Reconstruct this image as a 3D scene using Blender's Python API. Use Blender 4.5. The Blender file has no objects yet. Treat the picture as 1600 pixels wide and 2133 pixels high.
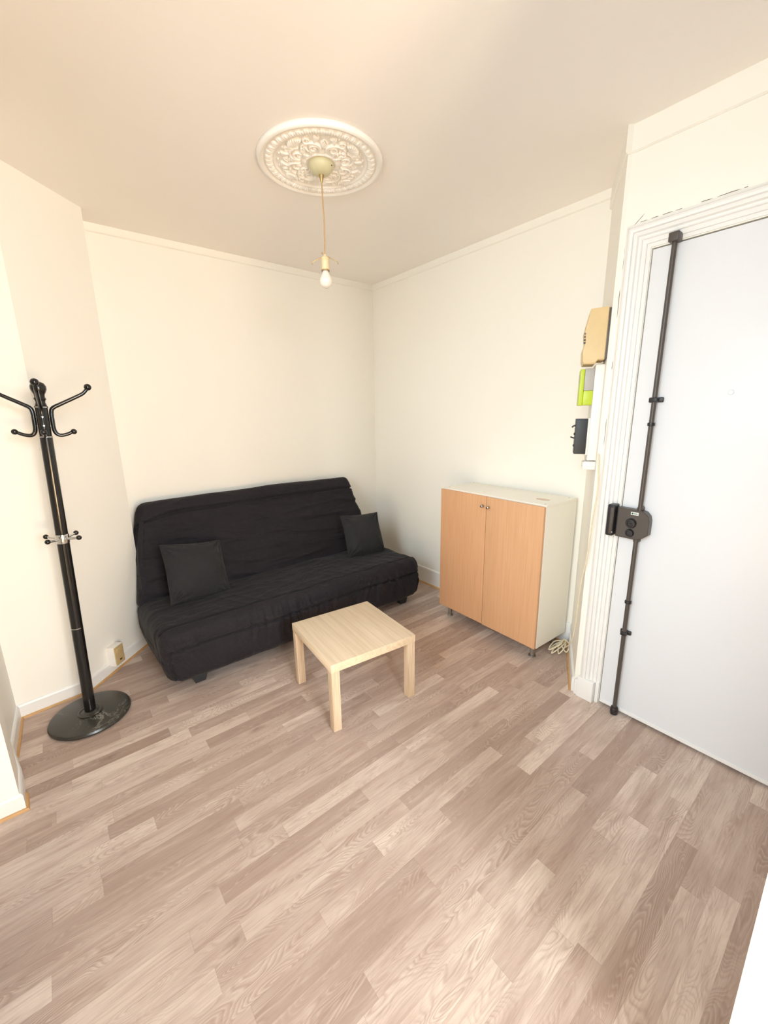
import bpy, math, random
import numpy as np
from mathutils import Vector, Matrix, noise
random.seed(4)
PI = math.pi
S = bpy.context.scene
C = bpy.context.collection

# ------------------------------------------------------------------ camera
cd = bpy.data.cameras.new('camera'); cam = bpy.data.objects.new('camera', cd); C.objects.link(cam)
F_PX, PITCH, ROLL, YAW = 862.674, 0.23215, -0.01584, 0.67479
cp, sp = math.cos(PITCH), math.sin(PITCH)
fw = Vector((math.sin(YAW)*cp, math.cos(YAW)*cp, -sp))
rt = Vector((math.cos(YAW), -math.sin(YAW), 0)); up = rt.cross(fw)
rt2 = rt*math.cos(ROLL)+up*math.sin(ROLL); up2 = -rt*math.sin(ROLL)+up*math.cos(ROLL)
M = Matrix((rt2, up2, -fw)).transposed().to_4x4(); M.translation = (0, 0, 1.66)
cam.matrix_world = M
cd.sensor_fit = 'VERTICAL'; cd.sensor_height = 36; cd.lens = F_PX/2133*36; cd.clip_start = 0.02
S.camera = cam

# ------------------------------------------------------------------ light and exposure
S.view_settings.view_transform = 'Standard'; S.view_settings.look = 'None'
S.view_settings.gamma = 1; S.view_settings.use_curve_mapping = False
S.view_settings.exposure = 0.06
S.cycles.max_bounces = 14; S.cycles.diffuse_bounces = 10
S.cycles.use_denoising = True
S.cycles.caustics_reflective = False; S.cycles.caustics_refractive = False
w = bpy.data.worlds.new('world'); S.world = w; w.use_nodes = True
w.node_tree.nodes['Background'].inputs[0].default_value = (0.80, 0.90, 1.0, 1)
w.node_tree.nodes['Background'].inputs[1].default_value = 1.0
def daylight(name, loc, target, sx, sy, power, col):
    l = bpy.data.lights.new(name, 'AREA'); l.shape = 'RECTANGLE'; l.size = sx; l.size_y = sy
    l.energy = power; l.color = col
    o = bpy.data.objects.new(name, l); C.objects.link(o); o.location = loc
    o.rotation_euler = (Vector(target)-Vector(loc)).to_track_quat('-Z', 'Y').to_euler()
    return o
# left window: sky (cool, from above), sunlit street (warm, from below); rear pair is added fill
daylight('sky_left', (-1.30, 0.40, 2.40), (1.1, 2.6, 0.3), 2.2, 1.5, 140, (0.72, 0.90, 1.0))
daylight('street_left', (-1.30, 0.40, 0.50), (0.8, 2.6, 2.7), 2.2, 1.3, 62, (1.0, 0.72, 0.40))
daylight('fill_rear_cool', (0.30, -2.75, 2.45), (0.4, 1.5, 0.6), 1.6, 1.5, 370, (0.78, 0.91, 1.0))  # added cool fill from behind the camera, brightens back wall and floor
daylight('fill_rear_warm', (0.30, -2.75, 0.45), (0.3, 1.5, 2.5), 1.6, 1.3, 265, (1.0, 0.67, 0.35))  # added warm fill from behind the camera, aimed upward

# ------------------------------------------------------------------ materials
class NT:
    def __init__(s, name, rough=0.6, col=(0.8, 0.8, 0.8), metal=0.0, spec=0.5):
        s.m = bpy.data.materials.new(name); s.m.use_nodes = True; s.t = s.m.node_tree
        s.b = s.t.nodes['Principled BSDF']; s.l = s.t.links
        s.b.inputs['Base Color'].default_value = (*col, 1); s.b.inputs['Roughness'].default_value = rough
        s.b.inputs['Metallic'].default_value = metal; s.b.inputs['Specular IOR Level'].default_value = spec
    def n(s, typ, **kw):
        nd = s.t.nodes.new(typ)
        for k, v in kw.items():
            if k.startswith('i_'):
                key = k[2:]; key = int(key) if key.isdigit() else key.replace('_', ' ')
                s.set(nd.inputs[key], v)
            else: setattr(nd, k, v)
        return nd
    def set(s, inp, v):
        if isinstance(v, bpy.types.NodeSocket): s.l.new(v, inp)
        elif isinstance(v, (tuple, list)) and inp.type == 'RGBA' and len(v) == 3: inp.default_value = (*v, 1)
        else: inp.default_value = v
    def math(s, op, a, b=None, c=None, clamp=False):
        nd = s.t.nodes.new('ShaderNodeMath'); nd.operation = op; nd.use_clamp = clamp
        s.set(nd.inputs[0], a)
        if b is not None: s.set(nd.inputs[1], b)
        if c is not None: s.set(nd.inputs[2], c)
        return nd.outputs[0]
    def mix(s, f, a, b, mode='MIX'):
        nd = s.t.nodes.new('ShaderNodeMix'); nd.data_type = 'RGBA'; nd.blend_type = mode
        s.set(nd.inputs[0], f); s.set(nd.inputs[6], a); s.set(nd.inputs[7], b); return nd.outputs[2]
    def ramp(s, f, pts):
        nd = s.t.nodes.new('ShaderNodeValToRGB'); s.set(nd.inputs[0], f)
        e = nd.color_ramp.elements
        while len(e) < len(pts): e.new(0.5)
        for el, (p, c) in zip(e, pts): el.position = p; el.color = (*c, 1)
        return nd.outputs[0]
    def coords(s, kind='Object'): return s.t.nodes.new('ShaderNodeTexCoord').outputs[kind]
    def bump(s, h, strength=0.2, dist=0.01):
        nd = s.t.nodes.new('ShaderNodeBump'); nd.inputs['Strength'].default_value = strength
        nd.inputs['Distance'].default_value = dist; s.set(nd.inputs['Height'], h)
        s.l.new(nd.outputs[0], s.b.inputs['Normal'])
    def noise(s, vec, scale, detail=4, rough=0.5, dist=0.0, dims='3D', w=None):
        nd = s.n('ShaderNodeTexNoise', noise_dimensions=dims)
        if dims != '1D': s.set(nd.inputs['Vector'], vec)
        if w is not None: s.set(nd.inputs['W'], w)
        nd.inputs['Scale'].default_value = scale; nd.inputs['Detail'].default_value = detail
        nd.inputs['Roughness'].default_value = rough; nd.inputs['Distortion'].default_value = dist
        return nd.outputs['Fac']
    def vscale(s, vec, xyz, add=None):
        nd = s.n('ShaderNodeVectorMath', operation='MULTIPLY'); s.set(nd.inputs[0], vec); nd.inputs[1].default_value = xyz
        out = nd.outputs[0]
        if add is not None:
            n2 = s.n('ShaderNodeVectorMath', operation='ADD'); s.set(n2.inputs[0], out); s.set(n2.inputs[1], add); out = n2.outputs[0]
        return out

def plain(name, col, rough=0.5, metal=0.0, spec=0.5, vary=0.06, scale=9, bump=0.0, bscale=60):
    m = NT(name, rough, col, metal, spec); v = m.coords()
    f = m.noise(v, scale, 5)
    dark = tuple(c*(1-vary) for c in col); lite = tuple(min(1, c*(1+vary)) for c in col)
    m.set(m.b.inputs['Base Color'], m.mix(f, dark, lite))
    if bump: m.bump(m.noise(v, bscale, 6), bump, 0.003)
    return m.m

WALL = plain('wall_paint', (0.865, 0.842, 0.785), 0.55, spec=0.3, vary=0.015, scale=1.5, bump=0.12, bscale=40)
CEIL = plain('ceiling_paint', (0.90, 0.865, 0.83), 0.7, spec=0.2, vary=0.02, scale=1.2, bump=0.08, bscale=25)
GLOSSW = plain('gloss_white_paint', (0.80, 0.795, 0.785), 0.34, vary=0.02, scale=4, bump=0.15, bscale=30)
DOORW = plain('door_paint', (0.735, 0.755, 0.80), 0.35, vary=0.01, scale=2, bump=0.05, bscale=20)
PLASTER = plain('rose_plaster', (0.88, 0.85, 0.80), 0.6, vary=0.02, scale=30)
CRACK = plain('crack_gap', (0.12, 0.09, 0.07), 0.9)
DARKGAP = plain('dark_void', (0.02, 0.02, 0.02), 0.9)
BLACKGLOSS = plain('black_lacquer', (0.008, 0.008, 0.008), 0.16, spec=0.6, vary=0.1)
CHROME = plain('chrome', (0.75, 0.75, 0.75), 0.15, 1.0)
STEEL = plain('brushed_steel', (0.42, 0.41, 0.40), 0.32, 1.0, bump=0.1, bscale=200)
LOCKBROWN = plain('lock_brown_enamel', (0.075, 0.062, 0.055), 0.38, vary=0.12, scale=20, bump=0.08, bscale=150)
LOCKDARK = plain('lock_black', (0.018, 0.016, 0.018), 0.35)
BRASS = plain('aged_brass', (0.42, 0.30, 0.14), 0.4, 0.8, vary=0.2, scale=60)
CORDM = plain('beige_cord', (0.45, 0.28, 0.12), 0.6, vary=0.15, scale=60)
CREAMP = plain('cream_plastic', (0.60, 0.56, 0.36), 0.4, vary=0.06, scale=20)
SOCKP = plain('ivory_lampholder', (0.72, 0.56, 0.34), 0.4, vary=0.08, scale=60)
BEIGEBOX = plain('aged_beige_plastic', (0.69, 0.52, 0.28), 0.45, vary=0.1, scale=14, bump=0.06, bscale=40)
GREEN = plain('lime_plastic', (0.48, 0.60, 0.03), 0.35, vary=0.03)
GREYP = plain('grey_plastic', (0.42, 0.40, 0.38), 0.4, vary=0.03)
BLACKP = plain('black_plastic', (0.022, 0.024, 0.028), 0.45, vary=0.1)
WHITEP = plain('white_plastic', (0.82, 0.80, 0.76), 0.35, vary=0.02)
SOCKETM = plain('tan_socket_plastic', (0.55, 0.40, 0.20), 0.4, vary=0.08, scale=30)  # tan socket face, browner than its white back box
WHITECAB = plain('white_melamine', (0.84, 0.82, 0.75), 0.38, vary=0.02, scale=3)
CABLEW = plain('cream_cable', (0.74, 0.66, 0.48), 0.5, vary=0.1, scale=50)
STRIPW = plain('pine_beading', (0.55, 0.32, 0.13), 0.45, vary=0.2, scale=25)

def cloth(name, col, scale=1.0):
    m = NT(name, 0.80, col, spec=0.28); v = m.coords()
    f = m.noise(v, 6, 3)
    m.set(m.b.inputs['Base Color'], m.mix(f, tuple(c*0.85 for c in col), tuple(c*1.15 for c in col)))
    m.b.inputs['Sheen Weight'].default_value = 0.06; m.b.inputs['Sheen Roughness'].default_value = 0.4
    a = m.noise(v, 35*scale, 4, 0.6, 1.2); b = m.noise(m.vscale(v, (9, 30, 9)), 1.0*scale, 4, 0.5, 0.8)
    m.bump(m.math('ADD', m.math('MULTIPLY', a, 0.6), b), 0.85, 0.009)
    return m.m
CLOTH = cloth('black_cotton_cover', (0.0145, 0.0120, 0.0160))
CUSHM = cloth('black_cushion_cotton', (0.019, 0.0195, 0.022))

def wood_floor():
    m = NT('laminate_floor', 0.5, spec=0.25); v = m.coords('Object')
    sep = m.n('ShaderNodeSeparateXYZ'); m.set(sep.inputs[0], v); x, y = sep.outputs[0], sep.outputs[1]
    W = 0.0755
    yy = m.math('DIVIDE', m.math('SUBTRACT', y, 0.0072), W)
    row = m.math('FLOOR', yy); fy = m.math('FRACT', yy)
    wn = m.n('ShaderNodeTexWhiteNoise', noise_dimensions='1D'); m.set(wn.inputs['W'], row)
    u = m.math('ADD', m.math('DIVIDE', x, 0.66), m.math('MULTIPLY', wn.outputs[0], 57.0))
    vor = m.n('ShaderNodeTexVoronoi', voronoi_dimensions='1D', feature='F1'); m.set(vor.inputs['W'], u)
    vor.inputs['Scale'].default_value = 1; vor.inputs['Randomness'].default_value = 0.75
    ve = m.n('ShaderNodeTexVoronoi', voronoi_dimensions='1D', feature='DISTANCE_TO_EDGE'); m.set(ve.inputs['W'], u)
    ve.inputs['Scale'].default_value = 1; ve.inputs['Randomness'].default_value = 0.75
    idn = m.n('ShaderNodeTexWhiteNoise', noise_dimensions='2D')
    cmb = m.n('ShaderNodeCombineXYZ'); m.set(cmb.inputs[0], vor.outputs['W']); m.set(cmb.inputs[1], row)
    m.set(idn.inputs['Vector'], cmb.outputs[0])
    tone = idn.outputs['Value']
    offs = m.n('ShaderNodeVectorMath', operation='SCALE'); m.set(offs.inputs[0], idn.outputs['Color']); offs.inputs['Scale'].default_value = 40
    # growth rings as contour lines of a stretched noise field
    P = m.vscale(v, (1.7, 8.5, 1.0), offs.outputs[0])
    wig = m.noise(m.vscale(v, (9, 40, 1), offs.outputs[0]), 1.0, 2, 0.5)
    g = m.noise(P, 1.5, 1.6, 0.4, 0.35)
    ph = m.math('ADD', m.math('MULTIPLY', g, 200.0), m.math('MULTIPLY', wig, 5.5))
    rings = m.math('POWER', m.math('MULTIPLY_ADD', m.math('SINE', ph), 0.5, 0.5), 3.2)
    ringmask = m.ramp(m.noise(m.vscale(v, (1.4, 5, 1), offs.outputs[0]), 1.7, 2), [(0.44, (0.10, 0.10, 0.10)), (0.64, (1, 1, 1))])
    fib = m.noise(m.vscale(v, (9, 210, 1), offs.outputs[0]), 1.0, 4, 0.6)
    fib2 = m.noise(m.vscale(v, (2.6, 26, 1), offs.outputs[0]), 1.0, 5, 0.62, 0.6)
    blot = m.noise(m.vscale(v, (2.2, 7, 1), offs.outputs[0]), 1.4, 3, 0.55, 0.5)
    base = m.ramp(tone, [(0.0, (0.400, 0.298, 0.248)), (0.28, (0.490, 0.380, 0.322)), (0.70, (0.615, 0.497, 0.428)), (1.0, (0.740, 0.620, 0.540))])
    col = m.mix(m.ramp(blot, [(0.36, (0.50,)*3), (0.56, (0,)*3)]), base, (0.395, 0.285, 0.235))
    col = m.mix(m.ramp(fib2, [(0.33, (0.42,)*3), (0.50, (0,)*3)]), col, (0.32, 0.215, 0.170))
    col = m.mix(m.ramp(fib2, [(0.54, (0,)*3), (0.74, (0.35,)*3)]), col, (0.74, 0.625, 0.545))
    col = m.mix(m.math('MULTIPLY', m.math('MULTIPLY', rings, ringmask), 0.42), col, (0.33, 0.225, 0.180))
    lit_ = m.math('POWER', m.math('MULTIPLY_ADD', m.math('SINE', m.math('ADD', ph, 2.4)), 0.5, 0.5), 5.0)
    col = m.mix(m.math('MULTIPLY', m.math('MULTIPLY', lit_, ringmask), 0.22), col, (0.80, 0.70, 0.62))
    col = m.mix(m.ramp(fib, [(0.36, (0.30,)*3), (0.52, (0,)*3)]), col, (0.33, 0.225, 0.180))
    # knots and smudges
    kn = m.n('ShaderNodeTexVoronoi', voronoi_dimensions='3D', feature='F1'); m.set(kn.inputs['Vector'], m.vscale(v, (2.6, 7.5, 1), offs.outputs[0]))
    kn.inputs['Scale'].default_value = 1.0
    kmask = m.ramp(m.math('ADD', kn.outputs['Distance'], m.math('MULTIPLY', m.noise(v, 40, 3), 0.12)), [(0.07, (0.6,)*3), (0.22, (0,)*3)])
    sel = m.ramp(kn.outputs['Color'], [(0.46, (0,)*3), (0.54, (1,)*3)])
    col = m.mix(m.math('MULTIPLY', kmask, sel), col, (0.22, 0.14, 0.105))
    # joints
    ed = m.math('MINIMUM', fy, m.math('SUBTRACT', 1.0, fy))
    j1 = m.math('LESS_THAN', ed, 0.010); j2 = m.math('LESS_THAN', ve.outputs['Distance'], 0.0018)
    jj = m.math('MAXIMUM', j1, j2)
    col = m.mix(m.math('MULTIPLY', jj, 0.16), col, (0.20, 0.125, 0.09))
    m.set(m.b.inputs['Base Color'], col)
    m.set(m.b.inputs['Roughness'], m.math('MULTIPLY_ADD', fib, 0.15, 0.50))
    m.bump(m.math('SUBTRACT', m.math('MULTIPLY', fib, 0.5), jj), 0.12, 0.001)
    return m.m
FLOOR = wood_floor()

def wood(name, dark, mid, lite, axis='Z', ring=24, scale=1.0, rough=0.42, seed=0.0):
    m = NT(name, rough, spec=0.35); v = m.coords('Object')
    st = {'X': (1.4, 14, 14), 'Y': (14, 1.4, 14), 'Z': (14, 14, 1.2)}[axis]
    st2 = tuple(a*(9 if a > 2 else 3) for a in st)
    seedv = m.n('ShaderNodeCombineXYZ'); seedv.inputs[0].default_value = seed; seedv.inputs[1].default_value = seed*1.7; seedv.inputs[2].default_value = seed*.6
    v2 = m.vscale(v, tuple(a*scale for a in st), seedv.outputs[0])
    g = m.noise(v2, 0.45, 3, 0.5, 0.3)
    rings = m.math('MULTIPLY_ADD', m.math('SINE', m.math('MULTIPLY', g, float(ring))), 0.5, 0.5)
    fib = m.noise(m.vscale(v, tuple(a*scale for a in st2), seedv.outputs[0]), 1.0, 4, 0.6)
    col = m.mix(rings, mid, lite)
    col = m.mix(m.ramp(fib, [(0.35, (0.7,)*3), (0.6, (0,)*3)]), col, dark)
    m.set(m.b.inputs['Base Color'], col); m.bump(fib, 0.06, 0.001)
    return m.m
OAK_X = wood('sonoma_oak_across', (0.60, 0.465, 0.325), (0.71, 0.57, 0.41), (0.78, 0.64, 0.475), 'Y', 12, 0.45)
OAK_Z = wood('sonoma_oak_upright', (0.44, 0.32, 0.215), (0.60, 0.465, 0.33), (0.70, 0.56, 0.42), 'Z', 26)
BEECH = wood('beech_foil_left', (0.585, 0.315, 0.165), (0.655, 0.365, 0.200), (0.69, 0.395, 0.222), 'Z', 8, seed=3.0)
BEECH2 = wood('beech_foil_right', (0.605, 0.335, 0.180), (0.67, 0.385, 0.213), (0.705, 0.415, 0.24), 'Z', 8, seed=9.0)

def marble():
    m = NT('black_marble_base', 0.3, spec=0.5); v = m.coords()
    n1 = m.noise(v, 5, 5, 0.6, 2.0)
    vein = m.math('ABSOLUTE', m.math('SUBTRACT', n1, 0.5))
    mask = m.ramp(m.noise(v, 4.5, 2), [(0.50, (0,)*3), (0.66, (1,)*3)])
    vv = m.math('MULTIPLY', m.ramp(vein, [(0.0, (1,)*3), (0.016, (0,)*3)]), mask)
    base = m.mix(m.noise(v, 12, 4), (0.020, 0.019, 0.016), (0.048, 0.045, 0.036))
    m.set(m.b.inputs['Base Color'], m.mix(m.math('MULTIPLY', vv, 0.6), base, (0.42, 0.40, 0.36)))
    return m.m
MARBLE = marble()
def thin_glass():
    m = NT('window_glass'); t = m.t
    tr = m.n('ShaderNodeBsdfTransparent'); gl = m.n('ShaderNodeBsdfGlossy'); gl.inputs['Roughness'].default_value = 0.02
    fr = m.n('ShaderNodeFresnel'); fr.inputs[0].default_value = 1.45
    mx = m.n('ShaderNodeMixShader'); m.l.new(fr.outputs[0], mx.inputs[0]); m.l.new(tr.outputs[0], mx.inputs[1]); m.l.new(gl.outputs[0], mx.inputs[2])
    m.l.new(mx.outputs[0], t.nodes['Material Output'].inputs['Surface'])
    return m.m
GLASS = thin_glass()
def bulbglass():
    m = NT('opal_bulb_glass', 0.2, (0.76, 0.70, 0.64), spec=0.5)
    m.b.inputs['Subsurface Weight'].default_value = 0.3; m.b.inputs['Subsurface Radius'].default_value = (0.02, 0.02, 0.02)
    return m.m
BULB = bulbglass()

# ------------------------------------------------------------------ mesh helpers
class MB:
    def __init__(s): s.v = []; s.f = []
    def add(s, vs, fs):
        o = len(s.v); s.v += [tuple(p) for p in vs]; s.f += [tuple(i+o for i in f) for f in fs]; return s
    def box(s, x0, x1, y0, y1, z0, z1, mat=None):
        p = [(x, y, z) for z in (z0, z1) for y in (y0, y1) for x in (x0, x1)]
        if mat: p = [mat @ Vector(q) for q in p]
        return s.add(p, [(0, 2, 3, 1), (4, 5, 7, 6), (0, 1, 5, 4), (2, 6, 7, 3), (0, 4, 6, 2), (1, 3, 7, 5)])
    def bbox(s, x0, x1, y0, y1, z0, z1, b=0.003, seg=2, mat=None):
        """box with rounded edges: lattice of a cube pushed on a rounded box"""
        c = [(x0+x1)/2, (y0+y1)/2, (z0+z1)/2]; h = [(x1-x0)/2, (y1-y0)/2, (z1-z0)/2]
        b = min(b, *[q*0.98 for q in h])
        ts = [-1+0.0001*0]*0
        ax = []
        for k in range(3):
            a = [-h[k]] + [-h[k]+b*(j/seg) for j in range(1, seg+1)]
            ax.append(a + [-q for q in reversed(a)])
        vs, fs = lattice(ax)
        out = []
        for p in vs:
            inn = [max(-(h[k]-b), min(h[k]-b, p[k])) for k in range(3)]
            d = Vector([p[k]-inn[k] for k in range(3)]); d = d.normalized()*b if d.length > 0 else d
            q = Vector([c[k]+inn[k]+d[k] for k in range(3)])
            out.append(mat @ q if mat else q)
        return s.add(out, fs)
    def lathe(s, prof, seg=32, center=(0, 0, 0), mat=None, caps=True):
        vs = []; fs = []; n = len(prof)
        for j in range(seg):
            a = 2*PI*j/seg
            for r, z in prof:
                q = Vector((center[0]+r*math.cos(a), center[1]+r*math.sin(a), center[2]+z)); vs.append(mat @ q if mat else q)
        for j in range(seg):
            k = (j+1) % seg
            for i in range(n-1): fs.append((j*n+i, k*n+i, k*n+i+1, j*n+i+1))
        if caps:
            fs.append(tuple(j*n for j in reversed(range(seg)))); fs.append(tuple(j*n+n-1 for j in range(seg)))
        return s.add(vs, fs)
    def tube(s, path, r, seg=10, closed=False):
        P = [Vector(p) for p in path]; n = len(P); R = r if isinstance(r, (list, tuple)) else [r]*n
        vs = []; fs = []; prev = None
        for i, p in enumerate(P):
            t = (P[min(i+1, n-1)]-P[max(i-1, 0)]).normalized()
            if prev is None:
                a = Vector((0, 0, 1)) if abs(t.z) < 0.9 else Vector((1, 0, 0)); u = t.cross(a).normalized()
            else: u = (prev-t*prev.dot(t)).normalized()
            prev = u; w_ = t.cross(u)
            for j in range(seg):
                a = 2*PI*j/seg; vs.append(p+(u*math.cos(a)+w_*math.sin(a))*R[i])
        for i in range(n-1):
            for j in range(seg):
                k = (j+1) % seg; fs.append((i*seg+j, i*seg+k, (i+1)*seg+k, (i+1)*seg+j))
        fs.append(tuple(reversed(range(seg)))); fs.append(tuple((n-1)*seg+j for j in range(seg)))
        return s.add(vs, fs)
    def ball(s, c, r, sx=1, sy=1, sz=1, seg=20, rings=12):
        pr = [(max(1e-5, r*math.sin(PI*i/rings)), -r*math.cos(PI*i/rings)*sz) for i in range(rings+1)]
        return s.lathe(pr, seg, c)
    def prism(s, pts, z0, z1):
        n = len(pts); vs = [(x, y, z0) for x, y in pts]+[(x, y, z1) for x, y in pts]
        fs = [tuple(reversed(range(n))), tuple(range(n, 2*n))]+[(i, (i+1) % n, (i+1) % n+n, i+n) for i in range(n)]
        return s.add(vs, fs)
    def build(s, name, mat, parent=None, smooth=False, angle=40):
        me = bpy.data.meshes.new(name); me.from_pydata(s.v, [], s.f); me.update()
        me.materials.append(mat)
        o = bpy.data.objects.new(name, me); C.objects.link(o)
        if parent: o.parent = parent
        if smooth:
            me.shade_smooth()
            if angle < 180: me.set_sharp_from_angle(angle=math.radians(angle))
        return o
def lattice(ax):
    """surface lattice of a box: ax = three lists of coordinates"""
    n = [len(a) for a in ax]; idx = {}; vs = []; fs = []
    def vid(i, j, k):
        key = (i, j, k)
        if key not in idx: idx[key] = len(vs); vs.append((ax[0][i], ax[1][j], ax[2][k]))
        return idx[key]
    X, Y, Z = n[0]-1, n[1]-1, n[2]-1
    for i in range(X):
        for j in range(Y):
            fs.append((vid(i, j, 0), vid(i, j+1, 0), vid(i+1, j+1, 0), vid(i+1, j, 0)))
            fs.append((vid(i, j, Z), vid(i+1, j, Z), vid(i+1, j+1, Z), vid(i, j+1, Z)))
    for i in range(X):
        for k in range(Z):
            fs.append((vid(i, 0, k), vid(i+1, 0, k), vid(i+1, 0, k+1), vid(i, 0, k+1)))
            fs.append((vid(i, Y, k), vid(i, Y, k+1), vid(i+1, Y, k+1), vid(i+1, Y, k)))
    for j in range(Y):
        for k in range(Z):
            fs.append((vid(0, j, k), vid(0, j, k+1), vid(0, j+1, k+1), vid(0, j+1, k)))
            fs.append((vid(X, j, k), vid(X, j+1, k), vid(X, j+1, k+1), vid(X, j, k+1)))
    return vs, fs
def lin(a, b, n): return [a+(b-a)*i/(n-1) for i in range(n)]
def smooth_path(pts, n=10):
    """Catmull-Rom through the points"""
    P = [Vector(p) for p in pts]; P = [P[0]*2-P[1]]+P+[P[-1]*2-P[-2]]; out = []
    for i in range(1, len(P)-2):
        for k in range(n):
            t = k/n; a, b, c, d = P[i-1:i+3]
            out.append(0.5*((2*b)+(c-a)*t+(2*a-5*b+4*c-d)*t*t+(3*b-3*c+d-a)*t**3))
    out.append(P[-2]); return out
def tag(o, label, cat, group=None):
    o['label'] = label; o['category'] = cat
    if group: o['group'] = group
    return o
def thing(name, label, cat, loc=(0, 0, 0), rotz=0.0, group=None):
    o = bpy.data.objects.new(name, None); C.objects.link(o); o.location = loc; o.rotation_euler = (0, 0, rotz)
    o.empty_display_size = 0.05
    return tag(o, label, cat, group)
def struct(o): o['kind'] = 'structure'; return o

# ------------------------------------------------------------------ the room shell
H = 2.90; XR = 2.757; YB = 3.572; XD = 2.274
P1 = (2.757, 1.29); P2 = (2.262, 1.010)
BA = (-0.368, 2.904); BB = (-0.025, 2.946); BC = (0.381, 3.357)
XL = -0.333; YR = -1.75; T = 0.30
struct(MB().box(XL-0.3, 3.1, YR-0.3, YB+0.3, -0.12, 0.0).build('floor', FLOOR))
struct(MB().box(XL-0.3, 3.1, YR-0.3, YB+0.3, H, H+0.12).build('ceiling', CEIL))
struct(MB().box(0.381, XR+T, YB, YB+T, 0, H).build('wall_back', WALL))
struct(MB().box(XR, XR+T, 1.29, YB, 0, H).build('wall_right', WALL))
struct(MB().prism([P1, P2, (2.274, 0.995), (2.45, 0.96), (2.897, 1.19), (2.897, 1.29)], 0, H).build('wall_corner', WALL))
# angled return at the left: A (facing the camera), B (diagonal) and the narrow return beside the back wall
struct(MB().prism([BA, BB, BC, (0.381, YB+T), (-0.7, YB+T), (-0.7, 2.904)], 0, H).build('wall_left', WALL))
struct(MB().prism([(-0.331, 2.150), (-0.341, 2.327), (-0.379, 2.539), (-0.368, 2.904), (XL-T, 2.904), (XL-T, 2.150)], 0, H).build('wall_alcove', WALL))
# left wall with window opening, rear wall with an opening added for fill light
WZ0, WZ1 = 0.0, 2.62
def wall_open(name, horiz, at, a0, a1, o0, o1, z0, z1, sgn):
    m = MB()
    def bx(u0, u1, w0, w1):
        lo, hi = (at-T, at) if sgn < 0 else (at, at+T)
        if horiz: m.box(u0, u1, lo, hi, w0, w1)
        else: m.box(lo, hi, u0, u1, w0, w1)
    bx(a0, o0, 0, H); bx(o0, o1, z1, H)
    return struct(m.build(name, WALL))
WZ0, WZ1 = 0.0, 2.62
wall_open('wall_window', False, XL, YR-T, 2.15, -0.85, 2.15, WZ0, WZ1, -1)
m = MB(); m.box(XL, -0.22, YR-T, YR, 0, H); m.box(0.85, 1.1, YR-T, YR, 0, H); m.box(-0.22, 0.85, YR-T, YR, WZ1, H); m.box(-0.22, 0.85, YR-T, YR, 0, 0.2)
struct(m.build('wall_rear', WALL))
# the entrance wall with the door opening
DY0, DY1, DZ1 = -0.02, 0.866, 2.372
m = MB()
m.box(XD, XD+T, DY1, 0.9951, 0, H); m.box(XD, XD+T, -0.5, DY0, 0, H); m.box(XD, XD+T, DY0, DY1, DZ1, H)
m.box(XD+T-0.03, XD+T, DY0, DY1, 0, DZ1)
struct(m.build('wall_entry', WALL))
struct(MB().box(0.95, 1.10, YR-T, 0.024, 0, H).build('wall_partition', WALL))
struct(MB().box(1.10, XD+T, -0.5-T, -0.5, 0, H).build('wall_side', WALL))

def window(name, horiz, at, o0, o1, z0, z1):
    f = 0.055
    def bx(m, u0, u1, w0, w1, d0, d1):
        if horiz: m.box(u0, u1, at+d0, at+d1, w0, w1)
        else: m.box(at+d0, at+d1, u0, u1, w0, w1)
    m = MB(); mid = (o0+o1)/2
    bx(m, o0, o0+f, z0, z1, -0.1, -0.04); bx(m, o1-f, o1, z0, z1, -0.1, -0.04)
    bx(m, o0+f, o1-f, z0, z0+0.12, -0.1, -0.04); bx(m, o0+f, o1-f, z1-f, z1, -0.1, -0.04)
    bx(m, mid-0.05, mid+0.05, z0+f, z1-f, -0.095, -0.035)
    w_ = struct(m.build(name, GLOSSW))
    for a, b in ((o0+f, mid-0.05), (mid+0.05, o1-f)):
        g = MB(); bx(g, a, b, z0+f, z1-f, -0.072, -0.068); g.build('pane', GLASS, w_)
window('window_1', False, XL-0.15, -0.85, 2.15, 0.0, WZ1)
window('added_window', True, YR-0.15, -0.22, 0.85, 0.2, WZ1)  # unseen window added behind the camera to let the rear fill in

# trim swept along a floor-plan line: prof = (out from wall, z)
def run(m, pts, prof, normal_left=True):
    n = len(pts); P = [Vector(p) for p in pts]; offs = []
    for i in range(n):
        ns = []
        for a, b in ((i-1, i), (i, i+1)):
            if 0 <= a and b < n:
                d = (P[b]-P[a]).normalized(); ns.append(Vector((-d.y, d.x)) if normal_left else Vector((d.y, -d.x)))
        v = sum(ns, Vector((0, 0)))
        v = v.normalized(); v = v/max(0.3, v.dot(ns[0])); offs.append(v)
    k = len(prof); vs = []; fs = []
    for i in range(n):
        for o, z in prof: q = P[i]+offs[i]*o; vs.append((q.x, q.y, z))
    for i in range(n-1):
        for j in range(k):
            j2 = (j+1) % k; fs.append((i*k+j, (i+1)*k+j, (i+1)*k+j2, i*k+j2))
    fs.append(tuple(range(k))); fs.append(tuple((n-1)*k+j for j in reversed(range(k))))
    return m.add(vs, fs)
def base_prof(h, t=0.014): return [(-0.004, 0), (t, 0), (t, h-0.012), (t-0.005, h-0.003), (t-0.01, h), (-0.004, h)]
def bead_prof(t=0.014, r=0.012): return [(t-0.002, 0), (t+r, 0), (t+r*0.92, r*0.5), (t+r*0.6, r*0.9), (t-0.002, r)]
lineR = [(XR, 1.29), (XR, YB), (0.381, YB)]
struct(run(MB(), lineR, base_prof(0.165)).build('baseboard_right', GLOSSW))
struct(run(MB(), lineR, bead_prof()).build('trim_1', STRIPW))
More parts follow.
